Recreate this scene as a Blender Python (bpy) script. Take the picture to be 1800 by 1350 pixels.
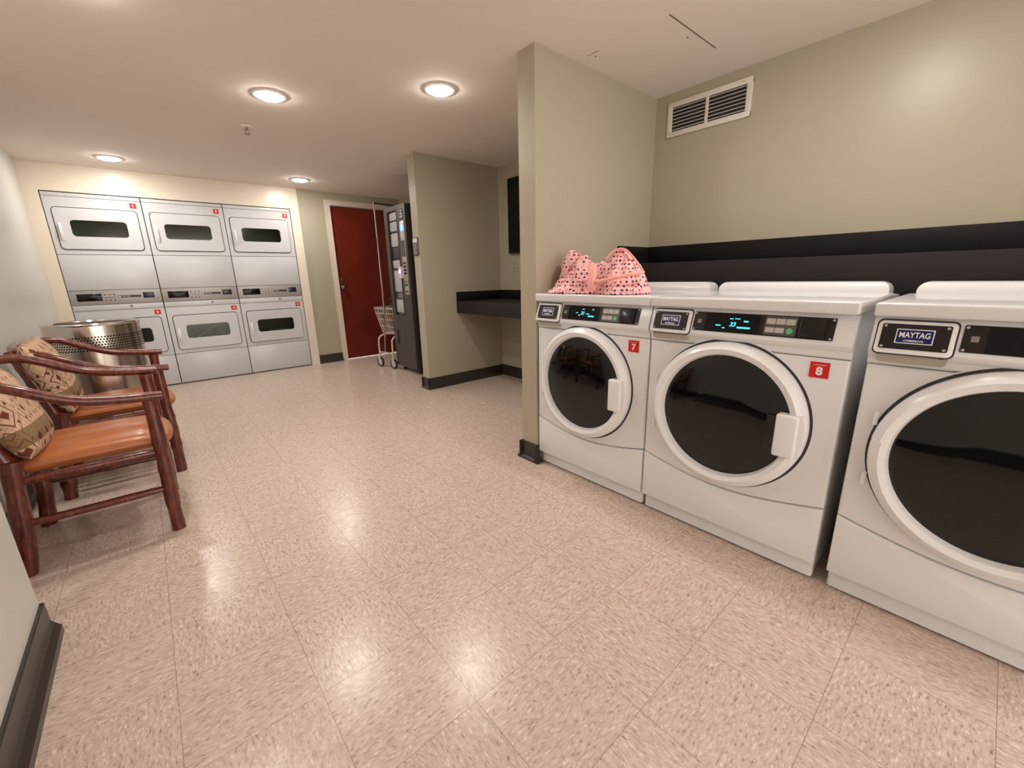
import bpy, bmesh, math, random
from mathutils import Vector, Matrix, noise
S = bpy.context.scene
for o in list(bpy.data.objects): bpy.data.objects.remove(o)
COL = S.collection
PI = math.pi
R = math.radians
random.seed(4)

# ---------------------------------------------------------------- camera, world, exposure
F_PX, YAW, PITCH, ROLL, CAM_H = 730.968, 0.70904, 0.25662, -0.02247, 1.11055
cy, sy, cp, sp = math.cos(YAW), math.sin(YAW), math.cos(PITCH), math.sin(PITCH)
FW = Vector((sy*cp, cy*cp, -sp)); RT = Vector((cy, -sy, 0)); UP = RT.cross(FW)
cr, sr = math.cos(ROLL), math.sin(ROLL)
R2 = cr*RT + sr*UP; U2 = -sr*RT + cr*UP
cam = bpy.data.cameras.new('camera'); cam.sensor_width = 36; cam.sensor_fit = 'HORIZONTAL'
cam.lens = F_PX/1800*36; cam.clip_start = 0.02; cam.clip_end = 60
co = bpy.data.objects.new('camera', cam); COL.objects.link(co)
M = Matrix.Identity(4)
for i in range(3):
    M[i][0] = R2[i]; M[i][1] = U2[i]; M[i][2] = -FW[i]
M[2][3] = CAM_H
co.matrix_world = M
S.camera = co
w = bpy.data.worlds.new('world'); S.world = w; w.use_nodes = True
w.node_tree.nodes['Background'].inputs[0].default_value = (1, .93, .86, 1)
w.node_tree.nodes['Background'].inputs[1].default_value = 0.95  # added soft fill light, entering at the open end behind the camera
S.view_settings.view_transform = 'Standard'; S.view_settings.look = 'None'
S.view_settings.gamma = 1; S.view_settings.use_curve_mapping = False
S.view_settings.exposure = 1.80
LAMP_STRENGTH = 62.0
LAMP_COLOR = (1.0, .95, .895)

# ---------------------------------------------------------------- room measures (metres)
ZC = 2.187          # ceiling
YB = 5.891          # dryer wall
XL, XN, YN = -.651, -.432, 1.835      # far-left wall, near-left wall and where it ends
XE, YP, YQ, XW = 1.632, 1.682, 1.807, 2.730    # near partition, washer alcove back wall
XQ, YA, YG, XB = 2.031, 3.647, 3.768, 2.998    # far partition, folding alcove back wall
YBK = -2.2          # open end behind the camera, no wall, so the world fill comes in

# ---------------------------------------------------------------- materials
MATS = {}
def mat(name, col, rough=.5, metal=0, spec=.5, bump=0, bscale=200, var=0, vscale=8, emit=None, estr=0, coat=0, ior=None):
    if name in MATS: return MATS[name]
    m = bpy.data.materials.new(name); m.use_nodes = True; MATS[name] = m
    nt = m.node_tree; b = nt.nodes['Principled BSDF']
    b.inputs['Base Color'].default_value = (*col, 1)
    b.inputs['Roughness'].default_value = rough; b.inputs['Metallic'].default_value = metal
    b.inputs['Specular IOR Level'].default_value = spec
    if ior: b.inputs['IOR'].default_value = ior
    if coat: b.inputs['Coat Weight'].default_value = coat; b.inputs['Coat Roughness'].default_value = .12
    tc = nt.nodes.new('ShaderNodeTexCoord')
    if var:
        n = nt.nodes.new('ShaderNodeTexNoise'); n.inputs['Scale'].default_value = vscale; n.inputs['Detail'].default_value = 4
        nt.links.new(tc.outputs['Object'], n.inputs['Vector'])
        r = nt.nodes.new('ShaderNodeValToRGB')
        r.color_ramp.elements[0].position = .3; r.color_ramp.elements[1].position = .7
        r.color_ramp.elements[0].color = (*[c*(1-var) for c in col], 1); r.color_ramp.elements[1].color = (*[min(1, c*(1+var)) for c in col], 1)
        nt.links.new(n.outputs['Fac'], r.inputs['Fac']); nt.links.new(r.outputs['Color'], b.inputs['Base Color'])
    if bump:
        n = nt.nodes.new('ShaderNodeTexNoise'); n.inputs['Scale'].default_value = bscale; n.inputs['Detail'].default_value = 3
        nt.links.new(tc.outputs['Object'], n.inputs['Vector'])
        bp = nt.nodes.new('ShaderNodeBump'); bp.inputs['Strength'].default_value = bump; bp.inputs['Distance'].default_value = .002
        nt.links.new(n.outputs['Fac'], bp.inputs['Height']); nt.links.new(bp.outputs['Normal'], b.inputs['Normal'])
    if emit:
        b.inputs['Emission Color'].default_value = (*emit, 1); b.inputs['Emission Strength'].default_value = estr
    return m

class NT:
    """tiny helper for maths nodes"""
    def __init__(s, nt): s.nt = nt
    def m(s, op, a, b=None, c=None):
        n = s.nt.nodes.new('ShaderNodeMath'); n.operation = op
        for i, v in enumerate((a, b, c)):
            if v is None: continue
            if isinstance(v, (int, float)): n.inputs[i].default_value = v
            else: s.nt.links.new(v, n.inputs[i])
        return n.outputs[0]
    def comb(s, x, y, z):
        n = s.nt.nodes.new('ShaderNodeCombineXYZ')
        for i, v in enumerate((x, y, z)):
            if isinstance(v, (int, float)): n.inputs[i].default_value = v
            else: s.nt.links.new(v, n.inputs[i])
        return n.outputs[0]
    def mix(s, f, a, b):
        n = s.nt.nodes.new('ShaderNodeMix'); n.data_type = 'RGBA'
        for sock, v in ((n.inputs['Factor'], f), (n.inputs[6], a), (n.inputs[7], b)):
            if isinstance(v, (int, float)): sock.default_value = v
            elif isinstance(v, tuple): sock.default_value = (*v, 1)
            else: s.nt.links.new(v, sock)
        return n.outputs[2]
    def noise(s, vec, scale, detail=3, rough=.5):
        n = s.nt.nodes.new('ShaderNodeTexNoise'); n.inputs['Scale'].default_value = scale
        n.inputs['Detail'].default_value = detail; n.inputs['Roughness'].default_value = rough
        s.nt.links.new(vec, n.inputs['Vector']); return n.outputs['Fac']
    def ramp(s, f, stops):
        n = s.nt.nodes.new('ShaderNodeValToRGB'); cr_ = n.color_ramp
        while len(cr_.elements) < len(stops): cr_.elements.new(.5)
        for e, (p, c) in zip(cr_.elements, stops): e.position = p; e.color = (*c, 1)
        s.nt.links.new(f, n.inputs['Fac']); return n.outputs['Color']

def floor_mat():
    m = bpy.data.materials.new('speckled_vinyl_tile'); m.use_nodes = True; nt = m.node_tree; b = nt.nodes['Principled BSDF']; q = NT(nt)
    tc = nt.nodes.new('ShaderNodeTexCoord'); sx = nt.nodes.new('ShaderNodeSeparateXYZ'); nt.links.new(tc.outputs['Object'], sx.inputs[0])
    T = .3048
    X = q.m('ADD', sx.outputs[0], -.4785+T*40); Y = q.m('ADD', sx.outputs[1], -1.0376+T*40)
    X = q.m('DIVIDE', X, T); Y = q.m('DIVIDE', Y, T)
    ix = q.m('FLOOR', X); iy = q.m('FLOOR', Y); fx = q.m('FRACT', X); fy = q.m('FRACT', Y)
    par = q.m('MODULO', q.m('ADD', ix, iy), 2.0)
    inv = q.m('SUBTRACT', 1.0, par)
    # swap axes in every other tile, so that the grain turns
    u = q.m('ADD', q.m('MULTIPLY', X, inv), q.m('MULTIPLY', Y, par))
    v = q.m('ADD', q.m('MULTIPLY', Y, inv), q.m('MULTIPLY', X, par))
    seed = q.m('ADD', q.m('MULTIPLY', ix, 7.31), q.m('MULTIPLY', iy, 3.17))
    # wobble
    wob = q.noise(q.comb(q.m('MULTIPLY', u, 3.0), q.m('MULTIPLY', v, 3.0), seed), 1.0, 2)
    v2 = q.m('ADD', v, q.m('MULTIPLY', wob, .08))
    vecA = q.comb(q.m('MULTIPLY', u, 13.0), q.m('MULTIPLY', v2, 38.0), seed)
    vecB = q.comb(q.m('MULTIPLY', u, 22.0), q.m('MULTIPLY', v2, 52.0), q.m('ADD', seed, 5.5))
    nA = q.noise(vecA, 1.0, 2.5, .6); nB = q.noise(vecB, 1.0, 2, .5)
    c = q.ramp(nA, [(.27, (.24, .165, .125)), (.38, (.44, .325, .25)), (.50, (.595, .462, .385)), (.60, (.675, .545, .46)), (.72, (.85, .745, .65))])
    c2 = q.ramp(nB, [(.31, (.16, .105, .08)), (.38, (.575, .46, .385)), (.61, (.615, .49, .41)), (.68, (.92, .82, .71))])
    c = q.mix(.5, c, c2)
    tone = q.noise(q.comb(ix, iy, 0.3), 3.7, 0)
    c = q.mix(q.m('MULTIPLY', tone, .16), c, (.50, .39, .32))
    # joints
    e = q.m('MINIMUM', q.m('MINIMUM', fx, q.m('SUBTRACT', 1.0, fx)), q.m('MINIMUM', fy, q.m('SUBTRACT', 1.0, fy)))
    joint = q.m('LESS_THAN', e, .0026)
    c = q.mix(q.m('MULTIPLY', joint, .62), c, (.14, .10, .085))
    nt.links.new(c, b.inputs['Base Color'])
    rn = q.noise(q.comb(q.m('MULTIPLY', X, 1.0), Y, 0.0), 6.0, 3)
    nt.links.new(q.m('ADD', q.m('MULTIPLY', rn, .12), .19), b.inputs['Roughness'])
    b.inputs['Specular IOR Level'].default_value = .45
    bp = nt.nodes.new('ShaderNodeBump'); bp.inputs['Strength'].default_value = .25; bp.inputs['Distance'].default_value = .001
    nt.links.new(q.m('SUBTRACT', nA, q.m('MULTIPLY', joint, .6)), bp.inputs['Height']); nt.links.new(bp.outputs['Normal'], b.inputs['Normal'])
    return m

WALL = mat('sage_wall_paint', (.43, .38, .285), .34, bump=.10, bscale=260, spec=.42)
WALLP = mat('left_wall_paint_pale', (.65, .63, .575), .34, bump=.10, bscale=260, spec=.42)  # paler wall colour for the two left walls
CREAM = mat('cream_wall_paint', (.80, .71, .585), .30, bump=.06, bscale=260, spec=.4)
CEIL = mat('ceiling_paint', (.86, .78, .71), .85, bump=.15, bscale=350, spec=.2)
FLOOR = floor_mat()
BASEB = mat('black_vinyl_base', (.035, .028, .024), .32)
WHITE = mat('white_enamel', (.61, .61, .62), .22, spec=.5)
WENAM = mat('washer_white_enamel', (.78, .775, .785), .24, spec=.5)
WHITEP = mat('white_plastic', (.82, .815, .82), .25)
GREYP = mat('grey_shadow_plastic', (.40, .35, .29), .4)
GAP = mat('dark_gap', (.035, .03, .035), .6)
BLKLAM = mat('black_laminate', (.009, .008, .008), .5, spec=.22, bump=.2, bscale=500)
DARKPAN = mat('dark_brown_panel', (.022, .015, .014), .4, spec=.25)
SCREEN = mat('black_screen', (.003, .003, .004), .15, spec=.3)
GLASSD = mat('smoked_door_glass', (.003, .003, .003), .04, ior=1.52)
RUBBER = mat('black_rubber', (.02, .02, .022), .5)
RED = mat('red_label', (.62, .008, .012), .4)
WTXT = mat('white_lettering', (.85, .84, .82), .5)
BLUE = mat('navy_badge', (.008, .014, .12), .4, spec=.3)
STEELP = mat('brushed_control_panel', (.40, .37, .355), .38, metal=.25)
CHROME = mat('chrome', (.75, .73, .70), .15, metal=1)
GREYW = mat('painted_wire', (.70, .62, .54), .35, metal=.3)
SCREW = mat('screw_metal', (.6, .58, .56), .3, metal=.8)

# ---------------------------------------------------------------- mesh helpers
class MB:
    def __init__(s): s.bm = bmesh.new()
    def _add(s, bm2):
        me = bpy.data.meshes.new('tmp'); bm2.to_mesh(me); bm2.free(); s.bm.from_mesh(me); bpy.data.meshes.remove(me); return s
    def box(s, x0, x1, y0, y1, z0, z1, bev=0, seg=2, only=None):
        b = bmesh.new(); bmesh.ops.create_cube(b, size=1)
        for v in b.verts: v.co = Vector(((x0+x1)/2+v.co.x*(x1-x0), (y0+y1)/2+v.co.y*(y1-y0), (z0+z1)/2+v.co.z*(z1-z0)))
        if bev:
            es = b.edges[:] if only is None else [e for e in b.edges if only(*(v.co for v in e.verts))]
            bmesh.ops.bevel(b, geom=es, offset=bev, segments=seg, affect='EDGES', profile=.5)
        return s._add(b)
    def tube(s, pts, rad, seg=12, cap=True):
        """round tube through points; rad is a number or one per point"""
        pts = [Vector(p) for p in pts]; n = len(pts)
        rs = [rad]*n if isinstance(rad, (int, float)) else rad
        b = bmesh.new(); rings = []
        t0 = (pts[1]-pts[0]).normalized(); a = Vector((0, 0, 1)) if abs(t0.z) < .9 else Vector((1, 0, 0))
        nrm = t0.cross(a).normalized()
        for i, p in enumerate(pts):
            t = (pts[min(i+1, n-1)]-pts[max(i-1, 0)]).normalized()
            nrm = (nrm - t*nrm.dot(t)).normalized(); bi = t.cross(nrm)
            rings.append([b.verts.new(p+(nrm*math.cos(2*PI*k/seg)+bi*math.sin(2*PI*k/seg))*rs[i]) for k in range(seg)])
        for i in range(n-1):
            for k in range(seg): b.faces.new((rings[i][k], rings[i][(k+1) % seg], rings[i+1][(k+1) % seg], rings[i+1][k]))
        if cap: b.faces.new(rings[0][::-1]); b.faces.new(rings[-1])
        bmesh.ops.recalc_face_normals(b, faces=b.faces)
        return s._add(b)
    def cyl(s, p0, p1, r, seg=24, r1=None): return s.tube([p0, p1], [r, r if r1 is None else r1], seg)
    def lathe(s, prof, axis='z', c=(0, 0, 0), seg=48, a0=0, a1=2*PI, closed=False):
        """profile of (r, h); axis z, or y (h runs along +y)"""
        b = bmesh.new(); full = abs(a1-a0-2*PI) < 1e-6; n = seg if full else seg+1; rings = []
        for k in range(n):
            a = a0+(a1-a0)*k/seg; ring = []
            for r, h in prof:
                if axis == 'z': p = (c[0]+r*math.cos(a), c[1]+r*math.sin(a), c[2]+h)
                else: p = (c[0]+r*math.cos(a), c[1]+h, c[2]+r*math.sin(a))
                ring.append(b.verts.new(p))
            rings.append(ring)
        m = len(prof)
        for k in range(n if full else n-1):
            A, B = rings[k], rings[(k+1) % n]
            for j in range(m if closed else m-1):
                try: b.faces.new((A[j], B[j], B[(j+1) % m], A[(j+1) % m]))
                except ValueError: pass
        if closed and not full: b.faces.new(rings[0]); b.faces.new(rings[-1][::-1])
        bmesh.ops.remove_doubles(b, verts=b.verts, dist=1e-6)
        bmesh.ops.recalc_face_normals(b, faces=b.faces)
        return s._add(b)
    def prism(s, poly, d0, d1, plane='xz', bev=0, seg=2):
        """polygon extruded; plane 'xz' extrudes along y, 'yz' along x, 'xy' along z; bevels the d0 rim"""
        b = bmesh.new()
        def P(p, d): return {'xz': (p[0], d, p[1]), 'yz': (d, p[0], p[1]), 'xy': (p[0], p[1], d)}[plane]
        A = [b.verts.new(P(p, d0)) for p in poly]; B = [b.verts.new(P(p, d1)) for p in poly]
        n = len(poly); f0 = b.faces.new(A); b.faces.new(B[::-1])
        for i in range(n): b.faces.new((A[i], B[i], B[(i+1) % n], A[(i+1) % n]))
        bmesh.ops.recalc_face_normals(b, faces=b.faces)
        if bev: bmesh.ops.bevel(b, geom=[e for e in f0.edges], offset=bev, segments=seg, affect='EDGES', profile=.5)
        return s._add(b)
    def frame(s, outer, inner, d0, d1):
        """ring between two loops of equal length in the xz plane, d0..d1 along y"""
        b = bmesh.new(); n = len(outer)
        L = [[b.verts.new((p[0], d, p[1])) for p in loop] for loop, d in ((outer, d0), (inner, d0), (inner, d1), (outer, d1))]
        for a in range(4):
            A, B = L[a], L[(a+1) % 4]
            for i in range(n): b.faces.new((A[i], A[(i+1) % n], B[(i+1) % n], B[i]))
        bmesh.ops.recalc_face_normals(b, faces=b.faces)
        return s._add(b)
    def build(s, name, m, parent=None, smooth=True, ang=35):
        me = bpy.data.meshes.new(name); s.bm.to_mesh(me); s.bm.free()
        if smooth:
            for p in me.polygons: p.use_smooth = True
            me.set_sharp_from_angle(angle=R(ang))
        me.materials.append(m)
        o = bpy.data.objects.new(name, me); COL.objects.link(o)
        if parent: o.parent = parent
        return o

def rr(x0, x1, z0, z1, r, n=6):
    """rounded rectangle loop"""
    out = []
    for cx, cz, a in ((x1-r, z1-r, 0), (x0+r, z1-r, 90), (x0+r, z0+r, 180), (x1-r, z0+r, 270)):
        for k in range(n+1):
            t = R(a+90*k/n); out.append((cx+r*math.cos(t), cz+r*math.sin(t)))
    return out
def thing(name, label, cat, loc=(0, 0, 0), rz=0, group=None):
    o = bpy.data.objects.new(name, None); COL.objects.link(o); o.empty_display_size = .1
    o.location = loc; o.rotation_euler = (0, 0, rz); return tag(o, label, cat, group)
def tag(o, label, cat, group=None):
    o['label'] = label; o['category'] = cat
    if group: o['group'] = group
    return o
def struct(o): o['kind'] = 'structure'; return o
def box(name, m, x0, x1, y0, y1, z0, z1, parent=None, bev=0, seg=2):
    return MB().box(x0, x1, y0, y1, z0, z1, bev, seg).build(name, m, parent)
def text(name, s, m, parent, x, y, z, h, facing='-y', bold=0, sx=1, shear=0, depth=.0008):
    """lettering built as mesh, centred at x, z in the parent's xz plane, facing local -y (or up '+z')"""
    cu = bpy.data.curves.new('txt', 'FONT'); cu.body = s; cu.size = h*1.38; cu.align_x = 'CENTER'; cu.align_y = 'CENTER'
    cu.extrude = depth; cu.offset = bold; cu.shear = shear; cu.resolution_u = 3
    t = bpy.data.objects.new('txt', cu); COL.objects.link(t)
    dg = bpy.context.evaluated_depsgraph_get(); dg.update()
    me = bpy.data.meshes.new_from_object(t.evaluated_get(dg))
    bpy.data.objects.remove(t); me.name = name
    for v in me.vertices: v.co = Vector((x+v.co.x*sx, y-v.co.z, z+v.co.y))
    me.materials.clear(); me.materials.append(m)
    o = bpy.data.objects.new(name, me); COL.objects.link(o)
    if parent: o.parent = parent
    return o
def copy_tree(o, parent=None):
    c = o.copy(); COL.objects.link(c); c.parent = parent
    for ch in [k for k in bpy.data.objects if k.parent == o]: copy_tree(ch, c)
    return c

# ================================================================ ROOM SHELL
struct(box('floor', FLOOR, -1.2, 3.6, YBK-.4, YB+1.0, -.06, 0))
struct(box('ceiling', CEIL, -1.2, 3.6, YBK-.4, YB+1.0, ZC, ZC+.06))
TH = .12
struct(box('wall_left', WALLP, XL-TH, XL, YN-.3, YB+.2, 0, ZC))
struct(box('wall_left_near', WALLP, XL-.001, XN, YBK, YN, 0, ZC))
struct(box('wall_washer_alcove', WALL, XW, XW+TH, YBK, YQ, 0, ZC))
struct(box('wall_partition_near', WALL, XE, XW+.001, YP, YQ, 0, ZC))
struct(box('wall_right', WALL, XB, XB+TH, YQ-.2, YB+.2, 0, ZC))
struct(MB().box(XW, XB+.001, YQ-.02, YQ, 0, ZC).build('wall_folding_alcove_side', WALL))
struct(box('wall_partition_far', WALL, XQ, XB+.001, YA, YG, 0, ZC))
# dryer wall: cream surround with an opening for the three stacks
DX0, DW, DZ = -.549, .695, 1.945
w_ = MB(); w_.box(XL-.001, 1.64, YB, YB+.12, DZ+.006, ZC); w_.box(XL-.001, DX0-.004, YB, YB+.12, 0, DZ+.006); w_.box(DX0+3*DW+.004, 1.64, YB, YB+.12, 0, DZ+.006)
struct(w_.build('wall_dryers', CREAM))
w_ = MB(); w_.box(1.60, 2.02, YB+.02, YB+.14, 0, ZC); w_.box(2.93, XB+.01, YB+.02, YB+.14, 0, ZC); w_.box(2.02, 2.93, YB+.02, YB+.14, 2.035, ZC)
struct(w_.build('wall_door_end', WALL))
struct(box('wall_behind_dryers', GAP, XL, 1.7, YB+.85, YB+.9, 0, ZC))

# baseboards: cove base with a toe. run given as (x0,y0)->(x1,y1), outward normal n
def base_run(mb, p0, p1, n, h=.114, t=.007, toe=.026, th=.022):
    p0 = Vector((*p0, 0)); p1 = Vector((*p1, 0)); n = Vector((*n, 0))
    prof = [(0, 0), (toe, 0), (toe, th*.6), (t+.006, th), (t, th+.012), (t, h-.003), (t-.003, h), (0, h)]
    b = bmesh.new(); A = [b.verts.new(p0+n*d+Vector((0, 0, z))) for d, z in prof]; B = [b.verts.new(p1+n*d+Vector((0, 0, z))) for d, z in prof]
    k = len(prof); b.faces.new(A); b.faces.new(B[::-1])
    for i in range(k): b.faces.new((A[i], B[i], B[(i+1) % k], A[(i+1) % k]))
    bmesh.ops.recalc_face_normals(b, faces=b.faces); mb._add(b)
def base(name, runs, **k):
    mb = MB()
    for r_ in runs: base_run(mb, *r_, **k)
    return struct(mb.build(name, BASEB, smooth=False))
base('baseboard_left', [((XL, YN), (XL, YB), (1, 0))])
base('baseboard_left_near', [((XN, YBK), (XN, YN+.007), (1, 0)), ((XL, YN), (XN+.007, YN), (0, 1))], h=.126, toe=.030, th=.045, t=.010)
base('baseboard_partition_near', [((XE, YP-.007), (XE, YQ+.007), (-1, 0)), ((XE-.026, YQ), (XB, YQ), (0, 1)), ((XE-.026, YP), (XE+.026, YP), (0, -1))])
base('baseboard_partition_far', [((XQ, YA-.007), (XQ, YG+.007), (-1, 0)), ((XQ-.026, YA), (XB, YA), (0, -1)), ((XQ-.02, YG), (XB, YG), (0, 1))])
base('baseboard_right', [((XB, YQ), (XB, YA), (-1, 0)), ((XB, YG), (XB, YB), (-1, 0))])
base('baseboard_back', [((1.643, YB+.02), (1.962, YB+.02), (0, -1))])

# ---------------------------------------------------------------- door to the back
DOORM = mat('red_brown_door_veneer', (.15, .013, .005), .35, var=.25, vscale=3)
CASE = mat('pale_door_casing', (.70, .60, .50), .4)
d = struct(box('door_1', DOORM, 2.024, 2.926, YB+.045, YB+.09, .008, 2.03))
h_ = MB().cyl((2.085, YB+.045, 1.00), (2.085, YB+.03, 1.00), .032, 24).lathe([(.0, -.075), (.018, -.073), (.027, -.055), (.024, -.038), (.011, -.03), (.011, -.01)], 'y', (2.085, YB+.045, 1.00), 24).build('door_knob', CHROME, d)
k_ = MB().lathe([(0, -.014), (.016, -.013), (.026, -.004), (.027, .0)], 'y', (2.085, YB+.045, 1.095), 24).build('deadbolt', CHROME, d)
def mitre(mb, x0, x1, z1, wd, y0, y1):
    mb.box(x0, x0+wd, y0, y1, 0, z1); mb.box(x1-wd, x1, y0, y1, 0, z1); mb.box(x0+wd, x1-wd, y0, y1, z1-wd, z1)
c_ = MB(); mitre(c_, 1.958, 2.992, 2.095, .062, YB+.004, YB+.02); mitre(c_, 2.008, 2.942, 2.047, .014, YB-.002, YB+.06)
struct(c_.build('trim_1', CASE))

# ---------------------------------------------------------------- ceiling lights
LENS = mat('lit_diffuser', (1, 1, 1), .5, emit=LAMP_COLOR, estr=LAMP_STRENGTH)
RIM = mat('light_trim_ring', (.85, .80, .74), .4)
def downlight(x, y, label):
    t = thing('recessed_light', label, 'ceiling light', (x, y, ZC), 0, 'recessed ceiling lights')
    MB().lathe([(.092, 0), (.092, -.003), (.088, -.007), (.076, -.009), (.073, -.004), (.073, 0)], 'z', (0, 0, 0), 40).build('trim_ring', RIM, t)
    MB().lathe([(.0, -.0200), (.04, -.0185), (.062, -.0150), (.0725, -.0095), (.0735, -.0040)], 'z', (0, 0, 0), 40).build('diffuser', LENS, t)
    return t
downlight(-.01, 5.375, 'round recessed light above the leftmost dryers, left of the two far ones')
downlight(1.545, 5.35, 'small far round recessed light above the rightmost dryers, near the red door')
downlight(.79, 3.10, 'round recessed light in mid ceiling nearest the sprinkler head')
downlight(1.553, 2.41, 'round recessed light nearest the tall near partition corner')
for x, y, wh in ((-.0, 2.41, 'just over the top left corner'), (1.79, .48, 'over the fronts of washers 8 and 9')):
    downlight(x, y, 'round recessed light out of view ' + wh)

# sprinkler
t = thing('fire_sprinkler', 'small metal fire sprinkler head hanging from the ceiling', 'sprinkler', (.78, 3.785, ZC))
MB().lathe([(.0, 0), (.034, 0), (.032, -.005), (.012, -.008), (0, -.008)], 'z', seg=24).build('escutcheon', RIM, t)
MB().cyl((0, 0, -.004), (0, 0, -.028), .008, 12).tube([(.010, 0, -.022), (.017, 0, -.035), (.004, 0, -.05)], .0025, 8).tube([(-.010, 0, -.022), (-.017, 0, -.035), (-.004, 0, -.05)], .0025, 8).lathe([(0, -.050), (.020, -.049), (.020, -.052), (0, -.052)], 'z', seg=16).build('sprinkler_head', mat('sprinkler_metal', (.25, .2, .17), .4, metal=.6), t)

# ceiling hatch in the washer alcove
t = thing('ceiling_access_panel', 'square flush painted access panel in the ceiling above the washers', 'hatch', (0, 0, ZC))
MB().box(1.945, 2.385, 1.163, 1.607, -.0008, 0).build('hatch_panel', CEIL, t)
MB().box(1.941, 2.389, 1.1575, 1.1625, -.0015, 0).box(1.941, 1.9445, 1.54, 1.611, -.0008, 0).build('seam_gap', mat('seam_line', (.16, .12, .10), .8), t)
MB().lathe([(0, -.0030), (.004, -.0025), (.005, -.0007)], 'z', (2.18, 1.20, 0), 12).lathe([(0, -.0030), (.004, -.0025), (.005, -.0007)], 'z', (1.975, 1.585, 0), 12).build('screw', mat('dull_screw', (.12, .09, .07), .5, metal=.5), t)

# ---------------------------------------------------------------- return-air vent on the washer alcove wall
t = thing('wall_vent', 'white double louvred air return grille high on the wall above the washers', 'vent', (XW, 1.593, 1.935), -PI/2)
W_, H_ = .498, .196
VP = mat('vent_enamel', (.74, .68, .60), .4)
f = MB(); b0, fr = .003, .030
loop = lambda a, b, c, d: [(b, d), (a, d), (a, c), (b, c)]
f.box(0, W_, -.012, -.001, 0, fr, .002); f.box(0, W_, -.012, -.001, H_-fr, H_, .002); f.box(0, fr, -.0118, -.001, 0, H_, .002); f.box(W_-fr, W_, -.0118, -.001, 0, H_, .002); f.box(W_/2-.008, W_/2+.008, -.0118, -.001, .01, H_-.01, .001)
f.build('frame', VP, t)
box('backing', mat('vent_dark', (.02, .015, .02), .8), fr-.004, W_-fr+.004, -.0035, -.0005, fr-.004, H_-fr+.004, t)
for a, b_ in ((fr, W_/2-.008), (W_/2+.008, W_-fr)):
    for k in range(7):
        z = fr+.008+k*(H_-2*fr-.006)/6.6
        MB().prism([(-.0105, z+.0005), (-.0095, z-.001), (-.0040, z+.0035), (-.005, z+.005)], a-.001, b_+.001, 'yz').build('slat', VP, t, smooth=False)
for x, z in ((.05, .015), (W_-.05, .015), (.05, H_-.015), (W_-.05, H_-.015)):
    MB().lathe([(0, -.0145), (.004, -.014), (.0045, -.012)], 'y', (x, 0, z), 12).build('screw', SCREW, t)

# ---------------------------------------------------------------- black shelf behind the washers and folding counter
t = thing('wall_shelf', 'long black laminate ledge on the wall behind the washers', 'shelf', (0, 0, 0))
MB().box(2.36, XW, YBK+.01, YP-.001, 1.135, 1.161, .002).build('shelf_top', BLKLAM, t)
MB().box(2.345, 2.365, YBK+.01, YP-.001, .985, 1.1615, .002).build('apron', mat('black_apron_laminate', (.020, .016, .016), .55, spec=.22, bump=.2, bscale=500), t)
MB().box(XW-.018, XW-.0005, YBK+.01, YP-.001, 1.161, 1.276, .002).box(2.362, XW-.018, YP-.018, YP-.0005, 1.161, 1.275, .002).build('backsplash', BLKLAM, t)
t = thing('folding_counter', 'black laminate folding counter fixed in the alcove between the two partitions', 'counter', (0, 0, 0))
MB().box(2.42, XB-.001, YQ+.001, YA-.001, .835, .865, .002).build('counter_top', BLKLAM, t)
MB().box(2.403, 2.423, YQ+.001, YA-.001, .744, .866, .002).build('apron', MATS['black_apron_laminate'], t)
MB().box(XB-.018, XB-.0005, YQ+.001, YA-.001, .865, .955, .002).box(2.404, XB-.018, YA-.018, YA-.0005, .865, .954, .002).build('backsplash', BLKLAM, t)

# wall monitor, outlet, plaque
t = thing('wall_monitor', 'flat black panel screen hung on the folding alcove wall', 'monitor', (XB, 3.45, 1.325), -PI/2)
MB().box(0, 1.27, -.045, -.001, 0, .715, .004).build('housing', mat('monitor_black', (.012, .010, .010), .4), t)
box('screen', SCREEN, .012, 1.258, -.0465, -.044, .012, .703, t)
for z in (.31, .41): MB().box(-.004, .002, -.03, -.018, z, z+.014, .001).build('side_button', WTXT, t)
t = thing('wall_outlet', 'small beige outlet plate on the wall under the black panel', 'outlet', (XB, 3.40, 1.20), -PI/2)
MB().box(-.035, .035, -.006, 0, -.057, .057, .002).build('cover_plate', mat('outlet_plate', (.45, .38, .29), .4), t)
for z in (-.022, .022): MB().prism(rr(-.016, .016, z-.014, z+.014, .008), -.009, -.005).build('socket', mat('outlet_socket', (.34, .28, .21), .4), t)
t = thing('wall_plaque', 'dark grey framed notice with white top strip on the partition end beside the vending machine', 'notice', (XQ, 3.760, 1.306), -PI/2)
MB().prism(rr(0, .098, 0, .165, .014), -.012, -.0005, bev=.003).build('backing_plate', mat('plaque_grey', (.10, .08, .075), .5), t)
MB().prism(rr(.010, .088, .118, .155, .006), -.0135, -.0115).build('white_strip', mat('plaque_cream', (.72, .66, .56), .5), t)
for k in range(6): MB().box(.018, .080-.008*(k % 3), -.0132, -.0115, .018+k*.016, .024+k*.016).build('text_line', mat('plaque_text', (.42, .35, .31), .5), t)

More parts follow.
